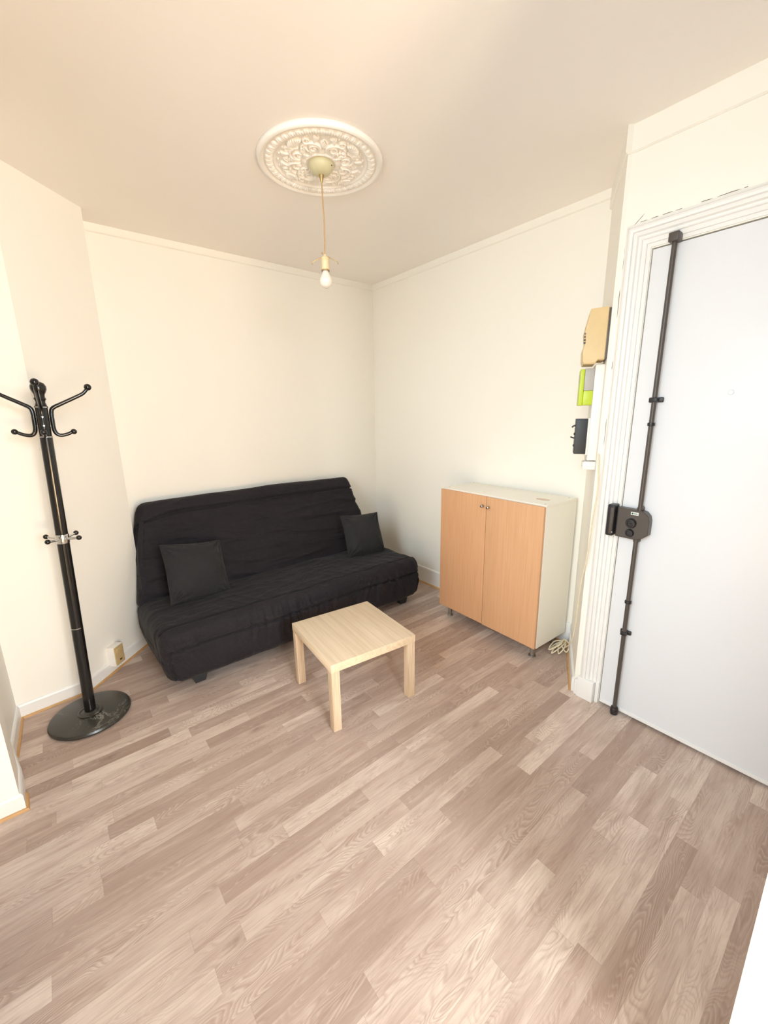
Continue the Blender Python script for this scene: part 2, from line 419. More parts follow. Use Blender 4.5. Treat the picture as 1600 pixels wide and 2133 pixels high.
lineL = [(0.381, 3.357), BB, BA, (-0.379, 2.539), (-0.341, 2.327), (-0.331, 2.150), (XL-0.18, 2.150)]
struct(run(MB(), lineL, base_prof(0.085, 0.012)).build('baseboard_left', GLOSSW))
struct(run(MB(), lineL[:3]+[(-0.379, 2.545)], bead_prof(0.012, 0.011)).build('trim_2', STRIPW))
struct(run(MB(), [(-0.3355, 2.235), (-0.331, 2.150), (XL-0.18, 2.150)], bead_prof(0.012, 0.011)).build('trim_3', STRIPW))
lineC = [(2.262, 1.010), P1]
struct(run(MB(), lineC, base_prof(0.10)).build('baseboard_corner', GLOSSW))
struct(run(MB(), lineC, bead_prof()).build('trim_4', STRIPW))
# shallow plaster bands under the ceiling
def band(h, t=0.012): return [(-0.004, H), (-0.004, H-h), (t*0.4, H-h), (t, H-h+0.006), (t, H)]
struct(run(MB(), [(XR-0.0, 1.29), (XR, YB), (0.381, YB)], band(0.052)).build('trim_5', WALL))
struct(run(MB(), [(XD, -0.5), (XD, 1.0), P2, P1], band(0.11)).build('trim_6', WALL))

# ------------------------------------------------------------------ entrance door
door = struct(MB().bbox(XD-0.002, XD+0.038, DY0+0.004, DY1-0.005, 0.016, DZ1-0.006, 0.003).build('door_1', DOORW, smooth=True))
MB().lathe([(0.0001, 0), (0.011, 0), (0.011, 0.002), (0.009, 0.004), (0.0001, 0.0045)], 20, mat=Matrix.Translation((XD-0.002, 0.493, 1.727)) @ Matrix.Rotation(-PI/2, 4, 'Y')).build('peephole_cover', DOORW, door, smooth=True)
MB().box(XD-0.006, XD-0.0018, DY0+0.006, DY1-0.007, 0.018, 0.034).build('bottom_strip', GLOSSW, door)
# moulded architrave with mitred corners: (outward from opening, projection)
def architrave(m, y0, y1, z0, z1, prof):
    k = len(prof)
    path = [((y1, z0), (1, 0)), ((y1, z1), (1, 1)), ((y0, z1), (-1, 1)), ((y0, z0), (-1, 0))]
    vs = []; fs = []
    for (y, z), (dy, dz) in path:
        for o, p in prof: vs.append((XD-p, y+dy*o, z+dz*o))
    for i in range(3):
        for j in range(k):
            j2 = (j+1) % k; fs.append((i*k+j, i*k+j2, (i+1)*k+j2, (i+1)*k+j))
    fs.append(tuple(reversed(range(k)))); fs.append(tuple(3*k+j for j in range(k)))
    return m.add(vs, fs)
prof = [(0, -0.02), (0, 0.006), (0.016, 0.006), (0.017, 0.013), (0.034, 0.014), (0.037, 0.019), (0.040, 0.014), (0.046, 0.012), (0.052, 0.014), (0.057, 0.024),
        (0.066, 0.027), (0.071, 0.025), (0.074, 0.034), (0.084, 0.037), (0.093, 0.034), (0.098, 0.024), (0.104, 0.016), (0.112, 0.012), (0.114, -0.02)]
struct(architrave(MB(), DY0-0.002, DY1+0.002, 0.125, DZ1+0.004, prof).build('trim_7', GLOSSW, smooth=True, angle=25))
m = MB(); m.bbox(XD-0.041, XD+0.01, DY1+0.022, DY1+0.116, 0, 0.13, 0.005); m.bbox(XD-0.036, XD+0.01, DY1+0.10, DY1+0.135, 0, 0.10, 0.008)
m.bbox(XD-0.012, XD+0.01, DY1+0.002, DY1+0.021, 0, 0.13, 0.002)
struct(m.build('trim_8', GLOSSW, smooth=True))
# filler between the moulding and the corner, with the cracks in its old paint
crk = MB()
def crack(pts, r=0.0011):
    n = len(pts); crk.tube(pts, [r*(0.3 if i in (0, n-1) else random.uniform(0.7, 1.2)) for i in range(n)], 5)
zt = DZ1+0.121
rnd = random.Random(2)
y = 0.965
for a, b in ((0.93, 0.90), (0.885, 0.855), (0.84, 0.80), (0.79, 0.765), (0.70, 0.66), (0.645, 0.57), (0.56, 0.548)):
    crack([(XD-0.001, yy, zt+0.004+rnd.uniform(-.0006, .0006)) for yy in lin(a, b, 6)])
crack([(XD-0.001, yy, zt+0.020+(0.93-yy)*0.9) for yy in lin(0.955, 0.915, 5)])
for z0, z1, dy in ((2.30, 2.42, 0), (2.10, 2.23, 0.004), (1.86, 1.90, 0.002), (1.48, 1.62, 0.003)):
    crack([(XD-0.001, DY1+0.118+dy+rnd.uniform(-.001, .001), zz) for zz in lin(z0, z1, 6)])
struct(crk.build('trim_9', CRACK))

# ------------------------------------------------------------------ vertical bar lock on the door
lk = thing('bar_lock', 'dark brown surface-mounted security lock with a long vertical bar on the white entrance door', 'lock', (XD-0.002, 0.768, 0.0))
X = Matrix.Rotation(-PI/2, 4, 'Y')   # local z -> -x (out of the door)
def tubez(z0, z1, r, x=-0.026, y=0.0, n=8): return MB().tube([(x, y, z) for z in lin(z0, z1, n)], r, 14)
tubez(1.172, 2.375, 0.0105).build('upper_bar', LOCKBROWN, lk, True, 60)
tubez(0.044, 1.04, 0.0105).build('lower_bar', LOCKBROWN, lk, True, 60)
# case outline in (y, z) local
def plate(m, pts, x0, x1, bev=0.004):
    n = len(pts); cy = sum(p[0] for p in pts)/n; cz = sum(p[1] for p in pts)/n
    def ring(x, s): return [(x, cy+(a-cy)*s, cz+(b-cz)*s) for a, b in pts]
    sh = 1-bev/0.07
    vs = ring(x0, 1)+ring(x1+bev, 1)+ring(x1, sh); fs = [tuple(range(n))]
    for k in (0, 1):
        for i in range(n): j = (i+1) % n; fs.append((k*n+i, k*n+j, (k+1)*n+j, (k+1)*n+i))
    fs.append(tuple(2*n+i for i in reversed(range(n))))
    return m.add(vs, fs)
out = [(0.098, 1.177), (0.098, 1.024), (0.0, 1.022), (-0.030, 1.036), (-0.052, 1.055), (-0.052, 1.128), (-0.046, 1.150), (-0.030, 1.168), (-0.010, 1.174)]
case = plate(MB(), out, 0.0, -0.042).build('lock_case', LOCKBROWN, lk, True, 30)
def knob(name, y, z, r, h, mat, parent=None):
    pr = [(0.0001, 0), (r, 0), (r, h*0.55), (r*0.86, h), (r*0.6, h*1.02), (r*0.55, h*0.85), (0.0001, h*0.85)]
    return MB().lathe(pr, 26, mat=Matrix.Translation((-0.042, y, z)) @ X).build(name, mat, parent or lk, True, 40)
knob('thumb_turn', 0.026, 1.106, 0.0245, 0.016, LOCKDARK)
knob('key_cylinder', 0.028, 1.055, 0.020, 0.014, LOCKDARK)
kc = MB().box(-0.0585, -0.0575, 0.018, 0.034, 1.1045, 1.1075).build('grip_slot', DARKGAP, lk)
st = MB().box(-0.0425, -0.0432, -0.002, 0.033, 1.149, 1.164).build('maker_sticker', WHITEP, lk)
GREENINK = plain('sticker_ink', (0.02, 0.10, 0.08), 0.5)
m = MB().lathe([(0.0001, 0), (0.0048, 0), (0.0048, 0.0006), (0.0001, 0.0006)], 14, mat=Matrix.Translation((-0.0431, 0.0255, 1.1565)) @ X)
m.box(-0.0438, -0.0431, 0.002, 0.019, 1.1545, 1.1580)
m.build('sticker_print', GREENINK, st)
for z in (2.377, 0.018):   # floor and top shoes
    m = MB()
    if z > 1: m.bbox(-0.050, 0.0, -0.020, 0.020, z-0.014, z+0.022, 0.004)
    else: m.lathe([(0.0001, 0.002), (0.018, 0.002), (0.0195, 0.006), (0.0195, 0.036), (0.0165, 0.044), (0.0001, 0.044)], 24, (-0.026, 0, 0))
    m.build('bar_shoe', LOCKDARK if z < 1 else LOCKBROWN, lk, True)
for z, wd in ((1.705, 0.03), (0.50, 0.026)):   # guides with screw ears
    m = MB(); m.bbox(-0.040, 0.0, -0.015, 0.015, z-0.011, z+0.011, 0.004); m.bbox(-0.012, 0.0, -wd-0.002, wd, z-0.012, z+0.012, 0.005)
    m.build('bar_guide', LOCKDARK, lk, True)
for z in (1.593, 0.680):
    MB().lathe([(0.0106, -0.008), (0.0155, -0.007), (0.0165, 0), (0.0155, 0.007), (0.0106, 0.008)], 18, (-0.026, 0, z)).build('bar_collar', LOCKDARK, lk, True, 50)
for z in (1.182, 1.016):
    m = MB(); m.lathe([(0.0001, 0), (0.013, 0), (0.013, 0.03), (0.009, 0.034), (0.0001, 0.034)], 18, mat=Matrix.Translation((0, 0.0, z)) @ X)
    m.lathe([(0.0001, 0), (0.005, 0), (0.005, 0.001), (0.0001, 0.001)], 12, mat=Matrix.Translation((-0.034, 0.0, z)) @ X)
    m.build('bar_joint', LOCKBROWN, lk, True, 40)
# keeper on the frame
kp = thing('lock_keeper', 'black vertical strike box screwed to the door frame left of the lock case', 'lock keeper', (XD-0.012, 0.886, 1.024))
MB().bbox(-0.050, 0.008, -0.014, 0.022, 0.0, 0.165, 0.007, 3).build('keeper_box', LOCKDARK, kp, True)
MB().bbox(-0.0525, -0.047, -0.008, 0.006, 0.012, 0.150, 0.002).build('keeper_lip', LOCKBROWN, kp, True)
MB().lathe([(0.0001, 0), (0.0035, 0), (0.003, 0.0015), (0.0001, 0.002)], 12, mat=Matrix.Translation((-0.0502, -0.011, 0.022)) @ X).build('screw', CHROME, kp, True)

# ------------------------------------------------------------------ meters on the diagonal corner wall
tv = Vector((0.8704, 0.4923)); nv = Vector((-0.4923, 0.8704))
def corner_thing(name, label, cat, s, d, z):
    o = thing(name, label, cat, (P2[0]+tv.x*s+nv.x*d, P2[1]+tv.y*s+nv.y*d, z))
    o.rotation_euler = (0, 0, math.atan2(tv.y, tv.x)); return o     # local x along the wall, local y out of the wall
bd = tag(MB().bbox(0, 0.20, 0.0, 0.044, 0, 0.50, 0.003).build('mounting_board', WHITEP, None, True), 'white board on the corner wall carrying the green meter and black breaker', 'board')
bd.location = (P2[0]+tv.x*0.06, P2[1]+tv.y*0.06, 1.395); bd.rotation_euler = (0, 0, math.atan2(tv.y, tv.x))
mb = corner_thing('meter_box', 'aged beige meter cover box above the green electricity meter', 'electrical box', 0.012, 0.0, 1.895)
# side profile (y out, z up) swept along x
def sweep(m, pts, x0, x1, bev=0.004):
    n = len(pts); cy = sum(p[0] for p in pts)/n; cz = sum(p[1] for p in pts)/n
    def ring(x, s): return [(x, cy+(a-cy)*s, cz+(b-cz)*s) for a, b in pts]
    vs = ring(x0, 0.95)+ring(x0+bev, 1)+ring(x1-bev, 1)+ring(x1, 0.95); fs = [tuple(reversed(range(n)))]
    for k in (0, 1, 2):
        for i in range(n): j = (i+1) % n; fs.append((k*n+i, k*n+j, (k+1)*n+j, (k+1)*n+i))
    fs.append(tuple(3*n+i for i in range(n)))
    return m.add(vs, fs)
sweep(MB(), [(0.010, 0.018), (0.040, 0.018), (0.052, 0.0), (0.106, 0.0), (0.112, 0.02), (0.114, 0.07), (0.105, 0.105), (0.112, 0.16), (0.104, 0.205), (0.092, 0.262), (0.010, 0.268)], 0.0, 0.17).build('box_cover', BEIGEBOX, mb, True, 30)
MB().bbox(0.006, 0.164, -0.002, 0.011, 0.022, 0.262, 0.002).build('back_plate', LOCKBROWN, mb, True)  # dark slab in the gap to the wall, its shade put into the colour
m = MB()
for z in (0.10, 0.115, 0.13, 0.145): m.box(0.0, 0.004, 0.1045, 0.1135, z-0.002-0.0, z+0.006)
m.build('vent_slot', LOCKDARK, mb)
em = corner_thing('electricity_meter', 'lime green and grey electricity meter between the beige box and black breaker', 'electricity meter', 0.075, 0.0442, 1.690)
MB().bbox(0.0, 0.13, 0.0, 0.046, 0.075, 0.188, 0.003).build('meter_body', GREYP, em, True)
MB().bbox(0.0, 0.13, 0.0, 0.046, 0.0, 0.0745, 0.003).build('terminal_cover', GREEN, em, True)
MB().bbox(0.0, 0.13, 0.0462, 0.068, -0.002, 0.186, 0.004).build('front_cover', GREEN, em, True)
m = MB().bbox(0.03, 0.10, 0.0682, 0.0695, 0.12, 0.16, 0.0005); m.build('meter_display', GREYP, em)
cb = corner_thing('circuit_breaker', 'black main circuit breaker box with small levers below the green meter', 'circuit breaker', 0.075, 0.0442, 1.428)
MB().bbox(-0.012, 0.12, 0.0, 0.0095, -0.004, 0.194, 0.002).build('back_plate', WHITEP, cb, True)
MB().bbox(0.0, 0.11, 0.0097, 0.068, 0.0, 0.190, 0.003).build('breaker_case', BLACKP, cb, True)
m = MB(); m.tube([(0.03, 0.067, 0.155), (0.03, 0.078, 0.152), (0.03, 0.086, 0.144)], 0.0045, 8); m.build('test_lever', LOCKBROWN, cb, True)
m = MB(); m.tube([(0.045, 0.066, 0.084), (0.045, 0.080, 0.087), (0.045, 0.089, 0.092)], 0.004, 8); m.build('main_lever', BLACKP, cb, True)
for z in (0.108, 0.045): MB().lathe([(0.0001, 0), (0.006, 0), (0.006, 0.006), (0.0001, 0.007)], 12, mat=Matrix.Translation((0.03, 0.068, z)) @ Matrix.Rotation(-PI/2, 4, 'X')).build('push_button', BLACKP, cb, True)
jb = corner_thing('junction_box', 'small white junction box on the corner wall under the black breaker', 'junction box', 0.05, 0.0, 1.345)
MB().bbox(0.0, 0.08, 0.0, 0.060, 0.0, 0.045, 0.004).build('box_body', WHITEP, jb, True)
MB().bbox(0.004, 0.076, 0.0602, 0.064, 0.003, 0.042, 0.002).build('box_lid', WHITEP, jb, True)
MB().lathe([(0.0001, 0), (0.003, 0), (0.003, 0.002), (0.0001, 0.002)], 10, mat=Matrix.Translation((0.012, 0.064, 0.022)) @ Matrix.Rotation(-PI/2, 4, 'X')).build('screw', STEEL, jb)
MB().tube(smooth_path([(0.03, 0.040, 0.045), (0.022, 0.052, 0.058), (0.02, 0.048, 0.072), (0.03, 0.046, 0.085)], 5), 0.002, 8).build('wire_loop', GREYP, jb, True)

# long cream cable down the corner to a coil on the floor
def cpt(s, d, z): return (P2[0]+tv.x*s+nv.x*d, P2[1]+tv.y*s+nv.y*d, z)
cab = smooth_path([(2.252, 1.000, 1.44), (2.250, 0.992, 1.36), (2.248, 0.984, 1.25), (2.240, 0.990, 1.08), (2.238, 0.998, 0.88), cpt(0.0, 0.016, 0.70), cpt(0.02, 0.018, 0.55), cpt(0.05, 0.019, 0.42), cpt(0.10, 0.026, 0.28), cpt(0.2, 0.042, 0.18), cpt(0.32, 0.05, 0.11), (2.690, 1.285, 0.05)], 6)
coil = []
cc = Vector((2.565, 1.30))
endp = Vector((2.700, 1.29, 0.055))
rr = random.Random(5)
pts = [endp]
fars = [(2.560, 1.345), (2.525, 1.300), (2.550, 1.262), (2.600, 1.235), (2.535, 1.325)]
for k, (fx, fy) in enumerate(fars):
    base = Vector((2.690-0.004*k, 1.285+0.003*k, 0.045+0.005*k)); far = Vector((fx, fy, 0.008+0.004*k))
    d = (far-base); sd = Vector((-d.y, d.x, 0)).normalized()*(0.016+0.003*k)
    pts += [base, base+d*0.5+sd+Vector((0, 0, 0.012)), far, base+d*0.45-sd+Vector((0, 0, 0.004))]
pts.append(Vector((2.70, 1.29, 0.05)))
cable = thing('cable', 'thin cream cable running down beside the door frame to a coil on the floor', 'cable', (2.55, 1.25, 0))
def rel(ps, o): return [Vector(p)-Vector(o.location) for p in ps]
MB().tube(rel(cab, cable), 0.0038, 8).build('cable_run', CABLEW, cable, True)
MB().tube(rel(smooth_path(pts, 8), cable), 0.0045, 8).build('cable_coil', CABLEW, cable, True)

# ------------------------------------------------------------------ wall socket on the diagonal left wall
tb = Vector((0.4062, 0.4113)).normalized(); nb = Vector((tb.y, -tb.x))
ws = thing('wall_socket', 'tan-faced surface-mounted wall socket above the skirting left of the sofa', 'socket', (BB[0]+tb.x*0.165, BB[1]+tb.y*0.165, 0.055))
ws.rotation_euler = (0, 0, math.atan2(tb.y, tb.x))
MB().bbox(0.0, 0.085, -0.050, 0.0, 0.0, 0.135, 0.004).build('back_box', WHITEP, ws, True)
MB().bbox(0.004, 0.081, -0.056, -0.0502, 0.004, 0.131, 0.003).build('face_plate', SOCKETM, ws, True)
MB().bbox(0.014, 0.071, -0.062, -0.0562, 0.080, 0.122, 0.003).build('cover_flap', SOCKETM, ws, True)
MB().bbox(0.036, 0.056, -0.0568, -0.0562, 0.028, 0.038, 0.0002).build('outlet_slot', LOCKDARK, ws)

# ------------------------------------------------------------------ ceiling rose (plaster relief)
def relief():
    R = 0.312; nr, na = 132, 760
    r = np.linspace(0, 1, nr)[:, None]*R; a = np.linspace(0, 2*PI, na, endpoint=False)[None, :]
    X_ = r*np.cos(a); Y_ = r*np.sin(a); h = np.zeros_like(X_)
    rn = r/R+0*a
    def ringbump(c, wd, ht): return ht*np.clip(1-((rn-c)/wd)**2, 0, None)**0.5
    base = np.interp(rn, [0, 0.20, 0.24, 0.27, 0.70, 0.73, 0.76, 0.86, 0.89, 0.91, 0.95, 0.985, 1.0], [0.012, 0.012, 0.016, 0.006, 0.006, 0.010, 0.014, 0.016, 0.011, 0.020, 0.024, 0.020, 0.0])
    h = base.copy()
    h = np.maximum(h, base+ringbump(0.735, 0.018, 0.004))
    # leaf-and-dart border
    nb_ = 44; ph = (a*nb_/(2*PI)) % 1.0-0.5
    leaf = np.clip(1-(ph/0.40)**2-((rn-0.815)/0.060)**2, 0, None)**0.5*0.010
    leaf2 = np.clip(1-((ph % 1.0-0.5)/0.12)**2-((rn-0.80)/0.045)**2, 0, None)**0.5*0.008
    vein = 1-0.45*np.exp(-(ph/0.07)**2)
    h = np.maximum(h, base+leaf*vein); h = np.maximum(h, base+leaf2)
    # centre rosette
    pet = np.abs(np.cos(a*6))**0.5*0.007*np.clip(1-((rn-0.285)/0.055)**2, 0, None)
    h = np.maximum(h, base+pet)
    orn = np.zeros_like(X_)
    def stroke(pts, w0, w1, ht):
        nonlocal orn
        pts = np.array(pts)
        for i, (px, py) in enumerate(pts):
            wdt = (w0+(w1-w0)*i/(len(pts)-1))
            lim = wdt
            d2 = (X_-px)**2+(Y_-py)**2
            msk = d2 < lim*lim
            orn[msk] = np.maximum(orn[msk], ht*(wdt/w0)**0.3*np.sqrt(1-d2[msk]/(lim*lim)))
    def spiral(cx_, cy_, r0, a0, turns, dirn, n=60, shrink=0.12):
        out_ = []
        for i in range(n):
            t = i/(n-1); rad = r0*(1-t)*(1-shrink)+r0*shrink; an = a0+dirn*turns*2*PI*t
            out_.append((cx_+rad*math.cos(an), cy_+rad*math.sin(an)))
        return out_
    N = 4
    for k in range(N):
        th = 2*PI*k/N+0.35
        def tr(pts, mir):
            o_ = []
            for x, y in pts:
                if mir: y = -y
                o_.append((x*math.cos(th)-y*math.sin(th), x*math.sin(th)+y*math.cos(th)))
            return o_
        for mir in (False, True):
            # C scrolls ending in volutes
            stroke(tr(spiral(0.112, 0.048, 0.030, 2.6, 1.35, -1), mir), 0.0065, 0.0035, 0.011)
            c = smooth_path([(0.088, 0.066, 0), (0.105, 0.082, 0), (0.135, 0.082, 0), (0.158, 0.060, 0), (0.165, 0.030, 0), (0.160, 0.010, 0)], 14)
            stroke(tr([(p.x, p.y) for p in c], mir), 0.0065, 0.0045, 0.012)
            stroke(tr(spiral(0.176, 0.060, 0.022, 3.6, 1.2, 1), mir), 0.0055, 0.003, 0.010)
            c = smooth_path([(0.085, 0.010, 0), (0.100, 0.020, 0), (0.125, 0.018, 0), (0.140, 0.004, 0)], 10)
            stroke(tr([(p.x, p.y) for p in c], mir), 0.005, 0.003, 0.010)
            # acanthus leaves
            for q in range(6):
                a1 = 0.55+q*0.17; x0, y0 = 0.150, 0.085
                stroke(tr([(x0+0.030*t*math.cos(a1), y0+0.032*t*math.sin(a1)) for t in np.linspace(0, 1, 14)], mir), 0.006, 0.003, 0.009)
            for q in range(4):
                x0 = 0.09+0.012*q
                stroke(tr([(x0+0.004*t, 0.094+0.020*t+0.004*q) for t in np.linspace(0, 1, 10)], mir), 0.005, 0.0025, 0.008)
        # shell fan
        for q in range(9):
            a1 = -1.15+q*0.2875
            stroke(tr([(0.178+0.040*t*math.cos(a1), 0.040*t*math.sin(a1)) for t in np.linspace(0.15, 1, 16)], False), 0.004, 0.0058, 0.012)
        # basket of small fruit
        rg = random.Random(k)
        for q in range(16):
            x0, y0 = rg.uniform(0.100, 0.150), rg.uniform(-0.022, 0.022)
            stroke(tr([(x0, y0), (x0+0.001, y0)], False), 0.0062, 0.0062, 0.011)
    for k in range(26):
        a1 = k*2*PI/26; stroke([(0.225*math.cos(a1)*0.93, 0.225*math.sin(a1)*0.93), (0.2095*math.cos(a1), 0.2095*math.sin(a1))], 0.0045, 0.0045, 0.006)
    h = np.maximum(h, base*0.6+orn+0.004*(orn > 0))
    h = h+0.0
    # one smoothing pass
    hs = h.copy(); hs[1:-1] = 0.5*h[1:-1]+0.125*(h[:-2]+h[2:])+0.125*(np.roll(h, 1, 1)[1:-1]+np.roll(h, -1, 1)[1:-1]); h = hs
    h[-1] = 0
    m = MB(); vs = np.stack([X_, Y_, -h], -1).reshape(-1, 3)
    fs = []
    for i in range(nr-1):
        for j in range(na):
            k = (j+1) % na; fs.append((i*na+j, (i+1)*na+j, (i+1)*na+k, i*na+k))
    vs = [tuple(p) for p in vs.tolist()]; vs.append((0, 0, 0.002)); ci = len(vs)-1
    fs += [(ci, (nr-1)*na+(j+1) % na, (nr-1)*na+j) for j in range(na)]
    m.add(vs, fs); return m
LX, LY = 1.290, 2.075
rose = relief().build('ceiling_rose', PLASTER, None, True, 180)
rose.location = (LX, LY, H-0.0005); tag(rose, 'round white plaster ceiling rose with scroll and leaf relief above the hanging bulb', 'ceiling rose')

# ------------------------------------------------------------------ bare bulb pendant
pd = thing('pendant_lamp', 'bare white light bulb hanging on a brown cord from the ceiling rose', 'pendant lamp', (LX, LY, H-0.012))
MB().lathe([(0.0001, 0.0), (0.060, 0.0), (0.063, -0.006), (0.061, -0.016), (0.054, -0.030), (0.042, -0.042), (0.022, -0.049), (0.0001, -0.051)], 40).build('ceiling_canopy', CREAMP, pd, True, 60)
MB().ball((0.030, -0.052, -0.019), 0.003).build('canopy_screw', LOCKDARK, pd, True)
MB().lathe([(0.0001, -0.049), (0.013, -0.049), (0.012, -0.056), (0.007, -0.075), (0.0035, -0.084), (0.0001, -0.084)], 20).build('cord_grip', BRASS, pd, True, 50)
MB().tube(smooth_path([(0, 0, -0.08), (0.001, 0, -0.16), (0.004, -0.001, -0.24), (0.002, 0, -0.32), (0.002, 0, -0.38), (0.0, 0, -0.410)], 6), 0.0032, 8).build('cord', CORDM, pd, True)
z0 = -0.483   # lower rim of the lampholder, local
hold = MB().lathe([(0.0001, 0.074), (0.006, 0.074), (0.008, 0.066), (0.014, 0.063), (0.019, 0.060), (0.0200, 0.046), (0.0212, 0.044), (0.0212, 0.038), (0.0200, 0.036), (0.0205, 0.002), (0.0190, 0.0), (0.0001, 0.0)], 26, (0, 0, z0)).build('lampholder', SOCKP, pd, True, 35)
MB().lathe([(0.0185, 0.0), (0.0215, 0.0), (0.0215, -0.005), (0.0185, -0.005)], 26, (0, 0, z0), caps=False).build('holder_ring', BRASS, pd, True, 35)
MB().lathe([(0.0001, 0.0), (0.015, 0.0), (0.017, -0.009), (0.020, -0.017), (0.027, -0.031), (0.0325, -0.044), (0.033, -0.053), (0.030, -0.067), (0.021, -0.079), (0.010, -0.085), (0.0001, -0.086)], 30, (0, 0, z0-0.001)).build('light_bulb', BULB, pd, True, 80)
camdir = Vector((rt.x, rt.y, 0)).normalized()
for s in (-1, 1):
    p = camdir*s
    pts = [Vector((0, 0, z0+0.064))+p*0.012, Vector((0, 0, z0+0.056))+p*0.030, Vector((0, 0, z0+0.039))+p*0.067, Vector((0, 0, z0+0.027))+p*0.068]
    MB().tube(pts, 0.0022, 8).build('shade_arm', BRASS, pd, True)
MB().ball((-0.012, 0.006, z0+0.080), 0.005).build('grip_screw', BRASS, pd, True)

# ------------------------------------------------------------------ soft furnishing helpers
def fn(x, y, z, s=0.0): return noise.noise(Vector((x+s, y-s*0.7, z+s*1.3)))
def soft_box(sx, sy, sz, r, step, disp, post=None):
    def axis(h):
        n = max(4, int(2*h/step)); return lin(-h, h, n+1)
    hx, hy, hz = sx/2, sy/2, sz/2
    vs, fs = lattice([axis(hx), axis(hy), axis(hz)])
    out_ = []
    for p in vs:
        inn = Vector((max(-(hx-r), min(hx-r, p[0])), max(-(hy-r), min(hy-r, p[1])), max(-(hz-r), min(hz-r, p[2]))))
        d = Vector(p)-inn; n = d.normalized()
        q = inn+n*r; q = q+n*disp(q, n)
        if post: q = post(q, n)
        out_.append(q)
    return MB().add(out_, fs)
def groove(d, w_, depth): return -depth*math.exp(-(d/w_)**2)

# ------------------------------------------------------------------ sofa bed
sofa = thing('sofa_bed', 'black fabric covered click-clack sofa bed along the back wall', 'sofa', (1.335, 2.95, 0.0))
# seat: local centre
SX, SY, SZ = 2.085, 0.80, 0.365
def ridged(v, p=1.0): return (1-min(1, abs(v)*2.6))**p
def seat_disp(p, n):
    x, y, z = p; d = 0.012*fn(x*1.8, y*2.2, z*2.5, 3)+0.006*fn(x*5, y*5, z*5, 9)
    fr = max(0.0, -n.y); topf = max(0.0, n.z); sd = abs(n.x)
    zB = SZ/2-0.115+0.008*fn(x*2.5, 0, 0, 8)
    yA = -SY/2+0.085+0.008*fn(x*3, 0, 0, 2)
    # gathered creases fanning down from the seams, in clusters along the front
    env = min(1.0, max(0.12, 0.45+1.3*fn(x*1.7, 0, 0, 21)))
    slant = x+(z-zB)*0.35*fn(x*1.5, 0, 0, 77)*2
    below = 1 if z < zB else 0.75
    if fr > 0.05:
        fade = math.exp(-abs(z-zB)/0.14)
        d += fr*env*below*fade*(0.032*ridged(fn(slant*12, 0, z*1.6, 5), 1.8)+0.018*ridged(fn(slant*27, 0, z*2.2, 15), 1.5))-0.006*fr
        d += fr*0.006*fn(x*4, 0, z*7, 19)
    d += topf*(0.006*ridged(fn(x*9+y*5, y*3.5, 0, 12), 1.5)*min(1, max(0.2, 0.6-y*1.2))+0.004*fn(x*6, y*14, 0, 7)+0.005*ridged(fn(x*3, y*9, 0, 90), 2))
    d += sd*0.007*fn(y*7, z*5, 0, 31)
    if z > 0.03 and y < -SY/2+0.30 and sd < 0.75:
        g = y-yA; d += groove(g, 0.010, 0.024)+0.007*math.exp(-((g+0.014)/0.010)**2)
    if n.y < -0.25 and abs(x) < SX/2-0.03:
        g = z-zB; d += groove(g, 0.010, 0.026)+0.008*math.exp(-((g-0.014)/0.010)**2)
    if n.y < -0.15 and z < zB: d += groove(abs(x)-(SX/2-0.045), 0.008, 0.018)
    if sd > 0.5: d += groove(y-(-SY/2+0.11)-z*0.25, 0.008, 0.008)
    return d
def seat_post(q, n):
    t = (q.y+SY/2)/SY
    z = q.z - (0.050*max(0, t-0.50)/0.50 if q.z > 0 else 0)
    y = q.y; x = q.x
    if q.z < 0:
        k = -q.z/(SZ/2); y += (0.020*k*k if q.y < 0 else 0); x += (0.045*k*k*min(1, max(0, (-x-0.7)/0.3)) if x < 0 else 0)
    endf = min(1.0, max(0, (abs(x)-(SX/2-0.25))/0.25)); z -= 0.015*endf**2*(1 if q.z > 0 else 0)
    if x > 0: y += 0.02*max(0, (x-0.8))
    return Vector((x, y, z))
o = soft_box(SX, SY, SZ, 0.070, 0.0085, seat_disp, seat_post).build('seat_mattress', CLOTH, sofa, True, 180)
o.location = (0.026, -0.065, 0.247)
# back rest: built upright then leaned back
BX, BY, BZ = 1.98, 0.135, 0.76
def back_disp(p, n):
    x, y, z = p; d = 0.008*fn(x*1.6, y*3, z*2.4, 41)+0.004*fn(x*4, y, z*7, 44)
    fr = max(0.0, -n.y)
    d += fr*0.015*ridged(fn(x*1.0, 0, z*8+x*0.9, 50), 1.6)+fr*0.009*ridged(fn(x*1.6, 0, z*17-x*0.8, 52), 1.5)
    d += fr*0.0025*fn(x*12, 0, z*9, 57)*(1 if z < -0.25 else 0.3)
    zs = BZ/2-0.105-0.05*max(0, (-x-0.72)/0.27)**1.0+0.008*fn(x*2, 0, 0, 61)
    if n.y < 0.2:
        d += groove(z-zs, 0.010, 0.022) + (0.010 if z > zs else 0)
        z2 = BZ/2-0.27+0.05*x*0.3; d += groove(z-z2, 0.018, 0.006)
        d += groove(z+0.24-0.02*x, 0.014, 0.006)*0.6
    return d
def back_post(q, n):
    t = (q.z+BZ/2)/BZ
    hw = 1.050*(1-t)+0.925*t
    x = q.x/(BX/2)*hw
    x += -0.0*t
    z = q.z - 0.012*(abs(x)/0.95)**6*(1 if t > 0.8 else 0)
    return Vector((x, q.y, z))
o = soft_box(BX, BY, BZ, 0.055, 0.0090, back_disp, back_post).build('back_mattress', CLOTH, sofa, True, 180)
o.location = (0.03, 0.405, 0.685); o.rotation_euler = (-math.radians(20), 0, 0)
